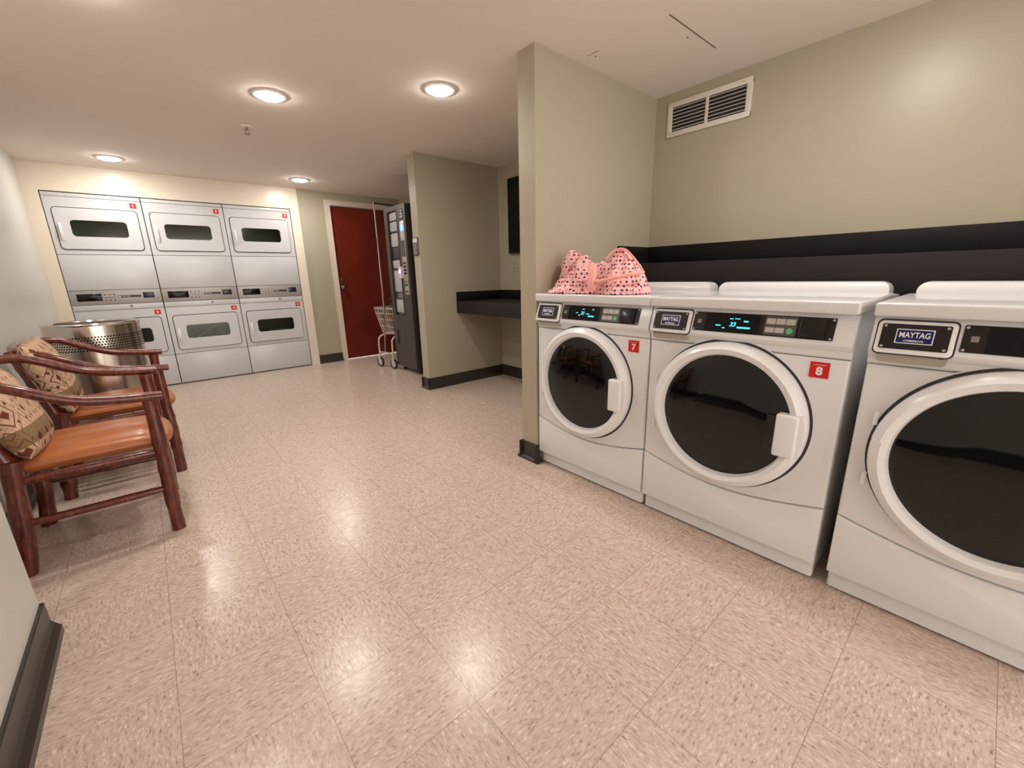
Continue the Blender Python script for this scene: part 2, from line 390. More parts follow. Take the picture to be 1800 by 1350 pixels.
# ================================================================ STACKED DRYERS
def rect(name, m, a, b, z0, z1, y0, y1, parent, r=None, bev=0):
    if r: return MB().prism(rr(a, b, z0, z1, r), y0, y1, bev=bev).build(name, m, parent)
    return box(name, m, a, b, y0, y1, z0, z1, parent, bev)
PANE = bpy.data.materials.new('dryer_pane'); PANE.use_nodes = True
nt = PANE.node_tree; nt.nodes.remove(nt.nodes['Principled BSDF'])
tr_ = nt.nodes.new('ShaderNodeBsdfTransparent'); tr_.inputs[0].default_value = (.62, .66, .60, 1)
gl_ = nt.nodes.new('ShaderNodeBsdfGlossy'); gl_.inputs['Roughness'].default_value = .08
fn_ = nt.nodes.new('ShaderNodeFresnel'); fn_.inputs[0].default_value = 1.55; mx_ = nt.nodes.new('ShaderNodeMixShader')
nt.links.new(fn_.outputs[0], mx_.inputs[0]); nt.links.new(tr_.outputs[0], mx_.inputs[1]); nt.links.new(gl_.outputs[0], mx_.inputs[2])
nt.links.new(mx_.outputs[0], nt.nodes['Material Output'].inputs[0])
DRUM = mat('drum_steel', (.26, .27, .21), .5, metal=.3, var=.3, vscale=60)
def dryer_stack(col, up, low, label):
    t = thing('stacked_dryer', label, 'dryer', (DX0+col*DW, YB+.004, 0), 0, 'white stacked dryers built into the wall')
    W = DW; g = .0038
    # cabinet with openings left behind the two doors
    c = MB()
    for z0, z1 in ((.004, .44), (.71, 1.50), (1.76, DZ)): c.box(g+.004, W-g-.004, .012, .6, z0, z1)
    for z0, z1 in ((.44, .71), (1.50, 1.76)):
        c.box(g+.004, .12, .012, .6, z0, z1); c.box(.57, W-g-.004, .012, .6, z0, z1)
    c.build('cabinet', GAP, t)
    rect('top_strip', WHITE, g, W-g, 1.9095, DZ-.003, 0, .02, t, bev=.0015)
    rect('blank_panel', WHITE, g, W-g, 1.0535, 1.3880, 0, .02, t, bev=.0015)
    rect('kick_panel', WHITE, g, W-g, .012, .3350, 0, .02, t, bev=.0015)
    rect('lower_fascia', WHITE, g, W-g, .8535, .909, -.001, .02, t, bev=.0015)
    for tag_, z0, z1, dz0, dz1, num in (('u', 1.3925, 1.9060, 1.44, 1.811, up), ('l', .3400, .8500, .386, .757, low)):
        # panel with a hole for the door
        MB().frame(rr(g, W-g, z0, z1, .003), rr(.042, .650, dz0-.007, dz1+.007, .036), 0, .012).build('front_panel', WHITE, t)
        dr = MB().frame(rr(.049, .643, dz0, dz1, .030), rr(.120, .575, dz0+.090, dz1-.085, .036), -.012, .0125)
        dr.frame(rr(.120, .575, dz0+.090, dz1-.085, .036), rr(.146, .549, dz0+.115, dz1-.107, .030), -.011, .006)
        door = dr.build('door', WHITE, t)
        MB().prism(rr(.140, .555, dz0+.109, dz1-.101, .032), .000, .003).build('window_glass', PANE, door)
        MB().prism([(-.012, dz0+.062), (-.024, dz0+.085), (-.040, dz0+.13), (-.036, dz0+.21), (-.018, dz0+.235), (-.012, dz0+.235)], .068, .086, 'yz').build('door_handle', WHITEP, door)
        rec = MB()
        rec.box(.121, .569, .28, .30, dz0+.06, dz1-.05); rec.box(.121, .569, .02, .30, dz0+.057, dz0+.07)
        rec.build('drum', DRUM, t)
        s = rect('number_sign', RED, .603, .655, dz1+.028, dz1+.078, -.0016, .0005, t)
        text('numeral', num, WTXT, s, .629, -.0018, dz1+.053, .024, bold=.0012)
        for x in (.022, .672): MB().lathe([(0, -.004), (.004, -.0035), (.005, 0)], 'y', (x, 0, z1-.018), 10).build('screw', SCREW, t)
    cp_ = rect('control_panel', STEELP, g, W-g, .9115, 1.0495, -.004, .02, t, bev=.002)
    rect('display_window', SCREEN, .052, .232, .948, 1.018, -.006, -.003, cp_, bev=.0008)
    rect('card_reader', mat('reader_violet_black', (.02, .015, .05), .2), .545, .635, .962, 1.020, -.006, -.003, cp_, bev=.0008)
    rect('brand_strip', mat('strip_brown', (.05, .035, .04), .4), .352, .528, .973, .996, -.0055, -.003, cp_)
    text('brand_lettering', 'MAYTAG', WTXT, cp_, .41, -.0058, .9845, .011, sx=1.0)
    rect('strip_icon', WTXT, .357, .370, .978, .991, -.0062, -.005, cp_)
    for i in range(3):
        for z in (1.008, .952):
            rect('button', mat('button_dark', (.08, .06, .05), .4), .250+i*.034, .262+i*.034, z-.006, z+.004, -.0065, -.003, cp_)
    rect('button_rule', mat('button_dark', (.08, .06, .05), .4), .248, .335, .977, .981, -.0055, -.003, cp_)
    MB().lathe([(0, -.012), (.009, -.011), (.011, -.001), (.011, 0)], 'y', (.435, 0, .888), 14).build('lock', mat('lock_grey', (.25, .22, .2), .4, metal=.5), t)
    return t
s1 = dryer_stack(0, '1', '2', 'white stacked dryer numbered 1 and 2, leftmost, partly behind the steel trash can')
s2 = dryer_stack(1, '3', '4', 'white stacked dryer numbered 3 and 4, middle of the wall')
s3 = dryer_stack(2, '5', '6', 'white stacked dryer numbered 5 and 6, rightmost, nearest the red door')
# pale things seen through the lower windows of stacks 2 and 3
PALE = mat('pale_plastic', (.72, .70, .62), .5)
o = MB().tube([(.24, .06, .50), (.43, .08, .615), (.50, .09, .50)], .010, 6).build('pale_bracket', PALE, s2)
o = MB().box(.27, .49, .05, .09, .498, .512, .004).build('pale_bracket', PALE, s3)

# ================================================================ FRONT-LOAD WASHERS
ML = mat('lid_enamel', (.73, .725, .735), .18)
TEAL = mat('teal_digits', (.0, .2, .25), .4, emit=(.10, .85, 1.0), estr=.38)
BTN = mat('grey_buttons', (.50, .47, .43), .4)
GREEN = mat('green_start_button', (.10, .50, .22), .4)
def washer(y0, num, label, digits):
    t = thing('washing_machine', label, 'washing machine', (1.62, y0, 0), -PI/2, 'white front-load washers in a row')
    W = .698
    MB().box(.006, W-.006, .06, .72, .012, .967, .004).build('cabinet', WENAM, t)
    # plinth
    MB().box(.004, W-.004, .046, .10, .010, .10, .012, 3, only=lambda a, b: abs(a.z-b.z) > .01).build('plinth', WENAM, t)
    # lower panel with an arched top, upper panel with the matching edge
    n = 24; cu = [(W*k/n, .302-.054*math.sin(PI*k/n)) for k in range(n+1)]
    lo = [(0.001, .078), (W-.001, .078)] + [(min(max(x, .001), W-.001), z-.003) for x, z in reversed(cu)]
    MB().prism(lo, .020, .07, bev=.006).build('lower_panel', WENAM, t)
    upp = [(min(max(x, .001), W-.001), z+.001) for x, z in cu] + [(W-.001, .824), (.001, .824)]
    fp = MB().prism(upp, .020, .07, bev=.008, seg=3).build('front_panel', WENAM, t)
    # shallow dish the door sits in
    C = (.335, 0, .562)
    MB().lathe([(.300, .0205), (.296, .0185), (.290, .019), (.284, .022)], 'y', C, 72).build('door_surround', WENAM, t)
    door = MB().lathe([(.287, .020), (.287, -.004), (.284, -.010), (.264, -.028), (.259, -.030), (.243, -.023), (.239, -.010), (.236, .004)], 'y', C, 96).build('door_ring', WHITEP, t, ang=28)
    MB().lathe([(.2870, -.001), (.2880, -.004), (.2855, -.0125), (.264, -.0320), (.2595, -.0302), (.283, -.009)], 'y', C, 50, R(8), R(172), closed=True).build('ring_trim', WHITEP, door)
    MB().lathe([(0, -.014), (.10, -.0135), (.20, -.009), (.238, .000)], 'y', C, 72).build('door_glass', GLASSD, door)
    # dark strip painting in the shaded gap around the ring
    MB().lathe([(.296, .0180), (.292, .0170), (.2865, .0180)], 'y', C, 72).build('door_gap', GAP, door)
    hb = MB(); hb.box(.534, .602, -.048, -.004, .474, .628, .008, 3)
    hb.prism([(.590, .474), (.612, .480), (.620, .52), (.622, .562), (.620, .60), (.610, .628), (.590, .628)], -.034, .010, bev=.004)
    hb.build('door_handle', WHITEP, door)
    MB().box(.496, .536, -.018, -.004, .470, .612, .004).build('grip_reflection', mat('grip_black', (.008, .008, .008), .25), door)  # black block standing in for the handle recess's dark reflection in the glass
    for dz in (-.10, .10): MB().cyl((.050, .004, .562+dz-.02), (.050, .004, .562+dz+.02), .006, 10).build('hinge', WHITEP, door)
    # console
    prof = [(.060, .9665), (.034, .9665), (.030, .960), (.004, .880), (.003, .870), (.008, .860), (.019, .850), (.021, .842), (.021, .832), (.026, .8265), (.060, .8265)]
    cs = MB().prism(prof, .0, W, 'yz').build('console', WENAM, t, ang=30)
    # lid
    MB().box(-.003, W+.003, .0, .60, .9690, 1.009, .008, 4).build('lid', ML, t)
    rp = [(.585, .985), (.592, 1.020), (.604, 1.045), (.620, 1.052), (.690, 1.052), (.715, 1.045), (.72, .985)]
    b = MB(); b.box(.02, W-.02, .60, .70, .975, 1.053, .035, 5, only=lambda a, b: a.z > 1 and b.z > 1 or False)
    b.build('rear_console', ML, t)
    box('rear_deck', ML, .0, W, .58, .725, .955, 1.0, t, .006)
    # tilt of the console face: y as function of z
    fy = lambda z: .004+(z-.880)*.325
    def tilted(mbpoly, name, m, parent, out=.002, thick=.004, bev=0):
        o = MB().prism(mbpoly, 0, thick, bev=bev).build(name, m, parent)
        for v in o.data.vertices: v.co.y += fy(v.co.z)-out
        return o
    dw = tilted(rr(.012, .176, .866, .9575, .012), 'nameplate_drawer', WHITEP, t, .012, .02, .004)
    tilted(rr(.008, .180, .862, .9615, .014), 'drawer_gap', GAP, t, .0008, .003)
    tilted(rr(.022, .166, .880, .9495, .004), 'dark_plate', mat('plate_charcoal', (.022, .017, .018), .4, spec=.25), dw, .0135, .003)
    tilted(rr(.055, .1345, .8965, .9365, .001), 'badge_border', WTXT, dw, .0142, .002)
    tilted(rr(.0575, .132, .899, .934, .001), 'badge_field', BLUE, dw, .0148, .002)
    o = text('badge_lettering', 'MAYTAG', WTXT, dw, .0948, 0, .920, .0155, bold=.0004, sx=.76)
    for v in o.data.vertices: v.co.y += fy(v.co.z)-.0160
    o = text('badge_lettering', 'COMMERCIAL', WTXT, dw, .0948, 0, .9045, .0052, bold=.0001, sx=.95)
    for v in o.data.vertices: v.co.y += fy(v.co.z)-.0160
    for x in (.029, .159):
        for z in (.886, .9435):
            MB().lathe([(0, -.003), (.0035, -.0025), (.0042, .001)], 'y', (x, fy(z)-.013, z), 12).build('screw', SCREW, dw)
    pr = MB().prism(rr(.020, .170, .838, .872, .012), .0025, .022).build('pull_shade_plate', GREYP, t)  # flat darker plate, the shade of the pull scoop put into its colour
    MB().box(.020, .030, .0015, .014, .860, .865).box(.152, .162, .0015, .014, .860, .865).build('recess_slot', GAP, pr)
    dp = tilted(rr(.187, .645, .884, .9545, .003), 'display_panel', DARKPAN, t, .0022, .006)
    tilted(rr(.232, .425, .8865, .952, .001), 'screen', SCREEN, dp, .0032, .002)
    tilted(rr(.203, .218, .912, .927, .001), 'symbol', mat('symbol_grey', (.25, .2, .18), .5), dp, .0030, .002)
    tilted(rr(.442, .540, .889, .951, .004), 'button_bezel', mat('bezel_dark', (.10, .08, .075), .4), dp, .0030, .002)
    for i in range(3): tilted(rr(.447+i*.030, .475+i*.030, .925, .944, .002), 'button', BTN, dp, .0050, .003)
    for i in range(2): tilted(rr(.447+i*.030, .475+i*.030, .897, .914, .002), 'button', BTN, dp, .0050, .003)
    tilted([(.5215+.010*math.cos(2*PI*k/20), .905+.010*math.sin(2*PI*k/20)) for k in range(20)], 'start_button', GREEN, dp, .0050, .003)
    tilted(rr(.550, .622, .8895, .951, .004), 'card_reader', mat('reader_black', (.010, .010, .010), .22, spec=.35), dp, .010, .010, .002)
    for x in (.193, .638):
        for z in (.890, .9485): MB().lathe([(0, -.003), (.0035, -.0025), (.0042, .001)], 'y', (x, fy(z)-.003, z), 12).build('screw', SCREW, dp)
    for kind, x, z, a, h in digits:
        if kind == 'bar':
            tilted(rr(x, x+a, z, z+h, .0004), 'lit_segment', TEAL, dp, .0040, .002)
        else:
            o = text('lit_digits', kind, TEAL, dp, x, 0, z, h, shear=.2, bold=.0003)
            for v in o.data.vertices: v.co.y += fy(v.co.z)-.0044
    if num:
        s = MB().box(.594, .648, .0178, .0200, .758, .811).build('number_sign', RED, fp)
        text('numeral', num, WTXT, s, .621, .0174, .780, .027, bold=.0012)
        MB().box(.604, .638, .0172, .0180, .8010, .8022).build('sign_rule', WTXT, s)
    return t
dig8 = [('33', .335, .914, 0, .016), ('bar', .275, .907, .018, .004), ('bar', .300, .899, .010, .003), ('bar', .372, .925, .016, .005), ('bar', .352, .902, .045, .006), ('bar', .322, .933, .012, .003), ('bar', .340, .934, .018, .003)]
dig7 = [('21', .325, .918, 0, .016), ('bar', .282, .918, .012, .003), ('bar', .300, .906, .010, .004), ('bar', .346, .915, .020, .003), ('bar', .380, .936, .010, .004), ('bar', .360, .903, .036, .006), ('bar', .320, .936, .012, .003)]
dig9 = [('34', .335, .914, 0, .016), ('bar', .300, .906, .012, .004), ('bar', .352, .902, .045, .006)]
washer(1.676, '7', 'white front-load washing machine numbered 7, beside the partition, with the pink bag on its lid', dig7)
washer(.972, '8', 'white front-load washing machine numbered 8, middle of the row', dig8)
washer(.236, None, 'white front-load washing machine nearest the camera, cut by the right edge of the photo', dig9)

# ================================================================ HICKORY CHAIRS
BARK = bpy.data.materials.new('hickory_bark'); BARK.use_nodes = True
nt = BARK.node_tree; b = nt.nodes['Principled BSDF']; q = NT(nt); tc = nt.nodes.new('ShaderNodeTexCoord')
mp = nt.nodes.new('ShaderNodeMapping'); mp.inputs['Scale'].default_value = (1, 1, .25); nt.links.new(tc.outputs['Object'], mp.inputs['Vector'])
n1 = q.noise(mp.outputs[0], 70, 4, .65); n2 = q.noise(tc.outputs['Object'], 14, 2)
c = q.ramp(n1, [(.32, (.030, .006, .004)), (.52, (.115, .018, .009)), (.70, (.24, .050, .018))])
c = q.mix(q.m('MULTIPLY', n2, .3), c, (.16, .026, .011)); nt.links.new(c, b.inputs['Base Color'])
b.inputs['Roughness'].default_value = .28; b.inputs['Coat Weight'].default_value = .4; b.inputs['Coat Roughness'].default_value = .15
bp = nt.nodes.new('ShaderNodeBump'); bp.inputs['Strength'].default_value = .5; bp.inputs['Distance'].default_value = .002
nt.links.new(n1, bp.inputs['Height']); nt.links.new(bp.outputs['Normal'], b.inputs['Normal'])
LEATHER = mat('tan_leather', (.40, .125, .038), .33, bump=.35, bscale=240, var=.10, vscale=9, coat=.15)

def pole(p0, p1, r0, r1, name, parent, knots=3, seedv=0, seg=14, tips=0):
    """rough debarked pole: wandering radius, a few knots, optional tapered tenons"""
    p0, p1 = Vector(p0), Vector(p1); n = 18; pts, rs = [], []
    rnd = random.Random(seedv)
    ks = [(rnd.uniform(.15, .85), rnd.uniform(.08, .22)) for _ in range(knots)]
    ax = (p1-p0).normalized(); s1 = ax.cross(Vector((.3, .5, .81))).normalized()
    for k in range(n+1):
        f_ = k/n; p = p0.lerp(p1, f_) + s1*.0035*math.sin(f_*5+seedv)
        r = (r0+(r1-r0)*f_)*(1+.05*math.sin(f_*17+seedv*1.7)+sum(a*math.exp(-((f_-c_)/.035)**2) for c_, a in ks))
        if tips and (f_ < .09 or f_ > .91): r *= .45+.55*min(f_, 1-f_)/.09
        pts.append(p); rs.append(r)
    pts = [pts[0]-ax*.002] + pts + [pts[-1]+ax*.003]; rs = [rs[0]*.86] + rs + [rs[-1]*.8]
    return MB().tube(pts, rs, seg).build(name, BARK, parent, ang=50)
def catmull(P, n=8):
    P = [Vector(p) for p in P]; P = [P[0]*2-P[1]] + P + [P[-1]*2-P[-2]]; out = []
    for i in range(1, len(P)-2):
        for k in range(n):
            t = k/n; a, b_, c, d = P[i-1:i+3]
            out.append(.5*((2*b_)+(c-a)*t+(2*a-5*b_+4*c-d)*t*t+(-a+3*b_-3*c+d)*t**3))
    out.append(P[-2]); return out
def chair(loc, rz, label, sd):
    t = thing('log_armchair', label, 'chair', loc, rz, 'hickory armchairs along the left wall')
    for i, s in enumerate((-1, 1)):
        pole((.236, .240*s, 0), (.238, .243*s, .640+.013*s), .026, .025, 'leg', t, 3, sd+i)
        pole((-.240, .238*s, 0), (-.185, .236*s, .47), .029, .030, 'leg', t, 2, sd+2+i)
        pole((-.190, .236*s, .43), (-.292, .195*s, .80), .027, .020, 'back_post', t, 2, sd+5+i)
        pole((-.235, .240*s, .213), (.236, .240*s, .208), .015, .016, 'stretcher', t, 1, sd+8+i, tips=1)
        pole((-.205, .238*s, .384), (.236, .240*s, .388), .017, .017, 'seat_rail', t, 1, sd+11+i, tips=1)
    pole((.236, -.24, .36), (.236, .24, .36), .017, .017, 'seat_rail', t, 1, sd+14, tips=1)
    pole((-.20, -.238, .36), (-.20, .238, .36), .017, .017, 'seat_rail', t, 1, sd+15, tips=1)
    # one bent hoop makes both arms and the top of the back
    P = [(.285, -.262, .640), (.16, -.272, .650), (.05, -.280, .668), (-.03, -.284, .698), (-.10, -.282, .736), (-.17, -.266, .768), (-.245, -.215, .790), (-.292, -.11, .800), (-.302, 0, .802)]
    P = P + [(x, -y, z+(.028 if x > -.2 else .012 if x > -.28 else 0)) for x, y, z in reversed(P[:-1])]
    pts = catmull(P, 7); n = len(pts)
    rs = [.0195*(1+.03*math.sin(k*.5+sd))*(1.0 if k > 2 and k < n-3 else .93) for k in range(n)]
    hoop = MB().tube(pts, rs, 14).build('arm_hoop', BARK, t, ang=50)
    for y in (-.13, -.045, .045, .13):
        pole((-.205, y, .37), (-.292, y, .79), .011, .011, 'back_spindle', t, 0, sd+20+int(y*100), 10)
    # cushion
    b = bmesh.new(); nx, ny = 22, 20
    def top(u, v):  # u,v in -1..1
        x = .0+.0; 
        e = (1-abs(u)**5)*(1-abs(v)**5)
        return e
    x0, x1, yh = -.222, .262, .220
    rows = {}
    for side in (1, -1):
        for i in range(nx+1):
            for j in range(ny+1):
                u = math.sin(PI/2*(-1+2*i/nx)); v = math.sin(PI/2*(-1+2*j/ny))
                k = max(0, 1-abs(u)**9)**.5*max(0, 1-abs(v)**9)**.5
                x = (x0+x1)/2+(x1-x0)/2*u*(1-.03*v*v)+(.030*(1-v**4)*max(0, u)**3); y = yh*v*(1-.03*u*u)
                crown = .016*(1-u*u)*(1-v*v)
                droop = -.012*max(0, u-.7)/.3
                z = .428+side*.036*k+(crown+.003*math.sin(7*y*9+sd)*(1-u*u) if side > 0 else 0)+droop
                rows[(side, i, j)] = b.verts.new((x, y, z))
    for side in (1, -1):
        for i in range(nx):
            for j in range(ny):
                f_ = [rows[(side, i, j)], rows[(side, i+1, j)], rows[(side, i+1, j+1)], rows[(side, i, j+1)]]
                b.faces.new(f_ if side > 0 else f_[::-1])
    bmesh.ops.remove_doubles(b, verts=b.verts, dist=.0004); bmesh.ops.recalc_face_normals(b, faces=b.faces)
    mb = MB(); mb._add(b); mb.build('seat_cushion', LEATHER, t, ang=60)
    return t
chair((-.305, 2.570, 0), 0, 'rustic red-brown hickory armchair with tan leather seat, nearest the camera', 1)
chair((-.258, 3.330, 0), R(1), 'rustic red-brown hickory armchair with tan leather seat, farther one beside the steel trash can', 41)

# pillows
PIL = bpy.data.materials.new('southwest_weave'); PIL.use_nodes = True
nt = PIL.node_tree; b = nt.nodes['Principled BSDF']; q = NT(nt); tc = nt.nodes.new('ShaderNodeTexCoord'); sx = nt.nodes.new('ShaderNodeSeparateXYZ')
nt.links.new(tc.outputs['Object'], sx.inputs[0])
X, Y = sx.outputs[0], sx.outputs[1]
def dia(scale_x, scale_y, offx=0.0, offy=0.0):
    fx = q.m('ABSOLUTE', q.m('SUBTRACT', q.m('FRACT', q.m('ADD', q.m('MULTIPLY', X, scale_x), 20.5+offx)), .5))
    fy = q.m('ABSOLUTE', q.m('SUBTRACT', q.m('FRACT', q.m('ADD', q.m('MULTIPLY', Y, scale_y), 20.5+offy)), .5))
    return q.m('ADD', fx, fy)
wv = q.noise(tc.outputs['Object'], 190, 2)
base_c = q.ramp(wv, [(.35, (.44, .27, .17)), (.6, (.66, .45, .31))])
d1 = dia(10.5, 6.5)
def band(dv, lo, hi): return q.m('MULTIPLY', q.m('GREATER_THAN', dv, lo), q.m('LESS_THAN', dv, hi))
c = q.mix(q.m('LESS_THAN', d1, .13), base_c, (.16, .045, .03))
c = q.mix(band(d1, .30, .345), c, (.15, .05, .045))
c = q.mix(band(d1, .55, .585), c, (.22, .09, .05))
d2 = dia(21, 13, .5, .5); c = q.mix(q.m('LESS_THAN', d2, .12), c, (.13, .05, .05))
# darker olive bands along the lower third
yb = q.m('SINE', q.m('MULTIPLY', Y, 15.7)); bandm = q.m('GREATER_THAN', q.m('MULTIPLY', yb, -1.0), .86)
c = q.mix(q.m('MULTIPLY', bandm, .75), c, (.15, .085, .03))
d3 = dia(10, 9.0, .2, .1); c = q.mix(q.m('MULTIPLY', q.m('LESS_THAN', d3, .2), bandm), c, (.10, .03, .025))
nt.links.new(c, b.inputs['Base Color']); b.inputs['Roughness'].default_value = .9; b.inputs['Specular IOR Level'].default_value = .2
bp = nt.nodes.new('ShaderNodeBump'); bp.inputs['Strength'].default_value = .5; bp.inputs['Distance'].default_value = .002
nt.links.new(wv, bp.inputs['Height']); nt.links.new(bp.outputs['Normal'], b.inputs['Normal'])
def pillow(label, loc, rot, w_, h_, th_):
    b = bmesh.new(); n = 26; V = {}
    for side in (1, -1):
        for i in range(n+1):
            for j in range(n+1):
                u = -1+2*i/n; v = -1+2*j/n
                pin = 1-.07*(1-abs(u))*0-.06*(v*v)*(1-u*u)*0
                x = w_/2*u*(1-.06*(1-v*v)*abs(u)**3*-1-.05*(v*v)); y = h_/2*v*(1-.05*(u*u))
                k = (max(0, 1-u**4)*max(0, 1-v**4))**.55
                z = side*th_/2*k + .004*noise.noise(Vector((x*14, y*14, side)))*k
                V[(side, i, j)] = b.verts.new((x, y, z))
    for side in (1, -1):
        for i in range(n):
            for j in range(n):
                f_ = [V[(side, i, j)], V[(side, i+1, j)], V[(side, i+1, j+1)], V[(side, i, j+1)]]
                b.faces.new(f_ if side > 0 else f_[::-1])
    bmesh.ops.remove_doubles(b, verts=b.verts, dist=.0004); bmesh.ops.recalc_face_normals(b, faces=b.faces)
    mb = MB(); mb._add(b); o = mb.build('throw_pillow', PIL, None, ang=80)
    # local x across, y up, z = front. face the room (+X) and lean back
    nrm = Vector((math.cos(rot[0])*math.cos(rot[1]), math.sin(rot[1])*math.cos(rot[0]), math.sin(rot[0])))
    upv = Vector((0, 0, 1)); across = upv.cross(nrm).normalized(); upv = nrm.cross(across)
    m3 = Matrix((across, upv, nrm)).transposed().to_4x4(); m3.translation = Vector(loc)
    if rot[2]: m3 = m3 @ Matrix.Rotation(rot[2], 4, 'Z')
    o.matrix_world = m3
    return tag(o, label, 'pillow', 'patterned throw pillows on the armchairs')
pillow('tan diamond-patterned throw pillow on the nearest armchair', (-.492, 2.515, .632), (R(18), R(0), R(-3)), .40, .38, .12)
pillow('tan diamond-patterned throw pillow on the farther armchair', (-.447, 3.265, .650), (R(16), R(1), R(2)), .43, .40, .12)

# ================================================================ TRASH CAN
TC = bpy.data.materials.new('perforated_stainless'); TC.use_nodes = True
nt = TC.node_tree; b = nt.nodes['Principled BSDF']; q = NT(nt); tc = nt.nodes.new('ShaderNodeTexCoord'); sx = nt.nodes.new('ShaderNodeSeparateXYZ')
nt.links.new(tc.outputs['Object'], sx.inputs[0])
ang = q.m('ARCTAN2', sx.outputs[1], sx.outputs[0]); Z = sx.outputs[2]
NH = 100; uu = q.m('MULTIPLY', ang, NH/(2*PI)); vv = q.m('DIVIDE', Z, .0165)
row = q.m('FLOOR', vv); uu = q.m('ADD', uu, q.m('MULTIPLY', q.m('MODULO', row, 2.0), .5))
fx = q.m('ABSOLUTE', q.m('SUBTRACT', q.m('FRACT', q.m('ADD', uu, 200.0)), .5)); fy = q.m('ABSOLUTE', q.m('SUBTRACT', q.m('FRACT', vv), .5))
hole = q.m('LESS_THAN', q.m('ADD', q.m('MULTIPLY', fx, fx), q.m('MULTIPLY', fy, fy)), .095)
inb = q.m('MULTIPLY', q.m('GREATER_THAN', Z, .0165*42), q.m('LESS_THAN', Z, .0165*48)); hole = q.m('MULTIPLY', hole, inb)
br = nt.nodes.new('ShaderNodeMapping'); br.inputs['Scale'].default_value = (3, 3, .05); nt.links.new(tc.outputs['Object'], br.inputs[0])
brn = q.noise(br.outputs[0], 60, 3)
c = q.mix(hole, q.ramp(brn, [(.3, (.66, .60, .53)), (.7, (.78, .72, .64))]), (.012, .01, .008)); nt.links.new(c, b.inputs['Base Color'])
nt.links.new(q.m('SUBTRACT', 1.0, hole), b.inputs['Metallic']); nt.links.new(q.m('MULTIPLY', q.m('SUBTRACT', 1.0, hole), .5), b.inputs['Specular IOR Level']); nt.links.new(q.m('ADD', q.m('MULTIPLY', brn, .05), .20), b.inputs['Roughness'])
t = thing('trash_can', 'round open-top stainless steel trash can with perforated band behind the armchairs', 'trash can', (-.297, 3.97, 0))
r_ = .240
MB().lathe([(0, .004), (r_-.006, .004), (r_, .012), (r_, .855), (r_-.003, .857), (r_-.006, .855), (r_-.006, .02), (0, .02)], 'z', seg=72).build('shell', TC, t)
MB().lathe([(r_+.001, .853), (r_+.003, .861), (r_, .868), (r_-.008, .870), (r_-.030, .866), (r_-.034, .855), (r_-.03, .852), (r_-.008, .853)], 'z', seg=72, closed=True).build('rim', mat('polished_rim', (.72, .68, .63), .12, metal=1), t)
MB().lathe([(r_-.036, .858), (r_-.040, .08), (0, .07)], 'z', seg=48).build('liner', mat('grey_liner', (.20, .18, .17), .5), t)

# ================================================================ VENDING MACHINE
VB = mat('vending_charcoal', (.058, .045, .041), .42, bump=.2, bscale=400); VBK = mat('vending_black', (.012, .011, .012), .45)
t = thing('vending_machine', 'tall narrow charcoal vending machine behind the far partition, front facing left', 'vending machine', (2.25, 4.81, 0), -PI/2)
MB().box(.0, .51, .035, .62, .06, 1.872, .004).build('cabinet', VBK, t)
door = MB().frame(rr(.0, .51, .062, 1.870, .012), rr(.080, .315, .68, 1.825, .03), -.005, .035).build('door', VB, t)
MB().frame(rr(.074, .321, .674, 1.831, .034), rr(.086, .309, .686, 1.819, .028), -.008, -.004).build('window_gasket', RUBBER, door)
MB().box(.07, .325, .033, .036, .67, 1.835).build('window_back', mat('shelf_grey', (.20, .19, .185), .6), door)
PAPER = mat('pale_box_paper', (.45, .44, .43), .5); PAPD = mat('dark_box_paper', (.03, .035, .04), .4)
for z0, z1, m_, nm_ in ((1.72, 1.81, PAPER, 'topmost pale grey'), (1.605, 1.71, PAPER, 'second from the top pale grey'), (1.44, 1.59, PAPER, 'pale grey, resting just above the black one,'), (1.305, 1.435, PAPD, 'black'), (1.205, 1.30, PAPER, 'small pale grey, just below the black one,'), (.94, 1.19, PAPER, 'tallest pale grey'), (.70, .86, PAPER, 'lowest pale grey')):
    tag(MB().box(2.25+.014, 2.25+.030, 4.81-.309, 4.81-.086, z0+.009, z1, .002).build('soap_packet', m_), nm_+' soap packet behind the vending machine window', 'packet', 'soap packets in the vending machine window')
for z in (1.195, 1.597, .868): MB().box(.082, .313, .006, .012, z, z+.008).build('shelf', RUBBER, door)
cp_ = MB().prism(rr(.378, .478, 1.06, 1.70, .014), -.012, -.004, bev=.003).build('control_strip', mat('vending_silver', (.48, .43, .38), .35, metal=.3), door)
rect('screen', mat('blue_screen', (.02, .05, .4), .3, emit=(.06, .16, 1), estr=1.6), .392, .462, 1.60, 1.66, -.015, -.011, cp_)
rect('display_window', mat('charcoal_window', (.05, .045, .05), .2), .390, .464, 1.33, 1.50, -.015, -.011, cp_)
for r0 in range(4):
    for c0 in range(3): rect('key', RUBBER, .396+.024*c0, .413+.024*c0, 1.25-.036*r0, 1.272-.036*r0, -.015, -.011, cp_)
cd = MB().prism(rr(.335, .40, 1.10, 1.225, .010), -.05, -.004, bev=.004).build('card_reader', mat('reader_white', (.70, .66, .62), .4), door)
rect('lit_panel', mat('violet_light', (.1, .05, .5), .4, emit=(.22, .14, 1), estr=2.0), .352, .388, 1.155, 1.195, -.053, -.049, cd)
lp_ = MB().prism(rr(.385, .475, .92, 1.055, .012), -.010, -.004, bev=.002).build('coin_plate', MATS['vending_silver'], door)
for x in (.412, .446): MB().lathe([(0, -.013), (.012, -.0125), (.013, -.009)], 'y', (x, 0, .955), 16).build('coin_slot', RUBBER, lp_)
rect('coin_display', RUBBER, .40, .46, 1.015, 1.038, -.013, -.009, lp_)
cap = MB().prism(rr(.385, .468, 1.72, 1.825, .02), -.007, -.004).build('brand_label', VBK, door)
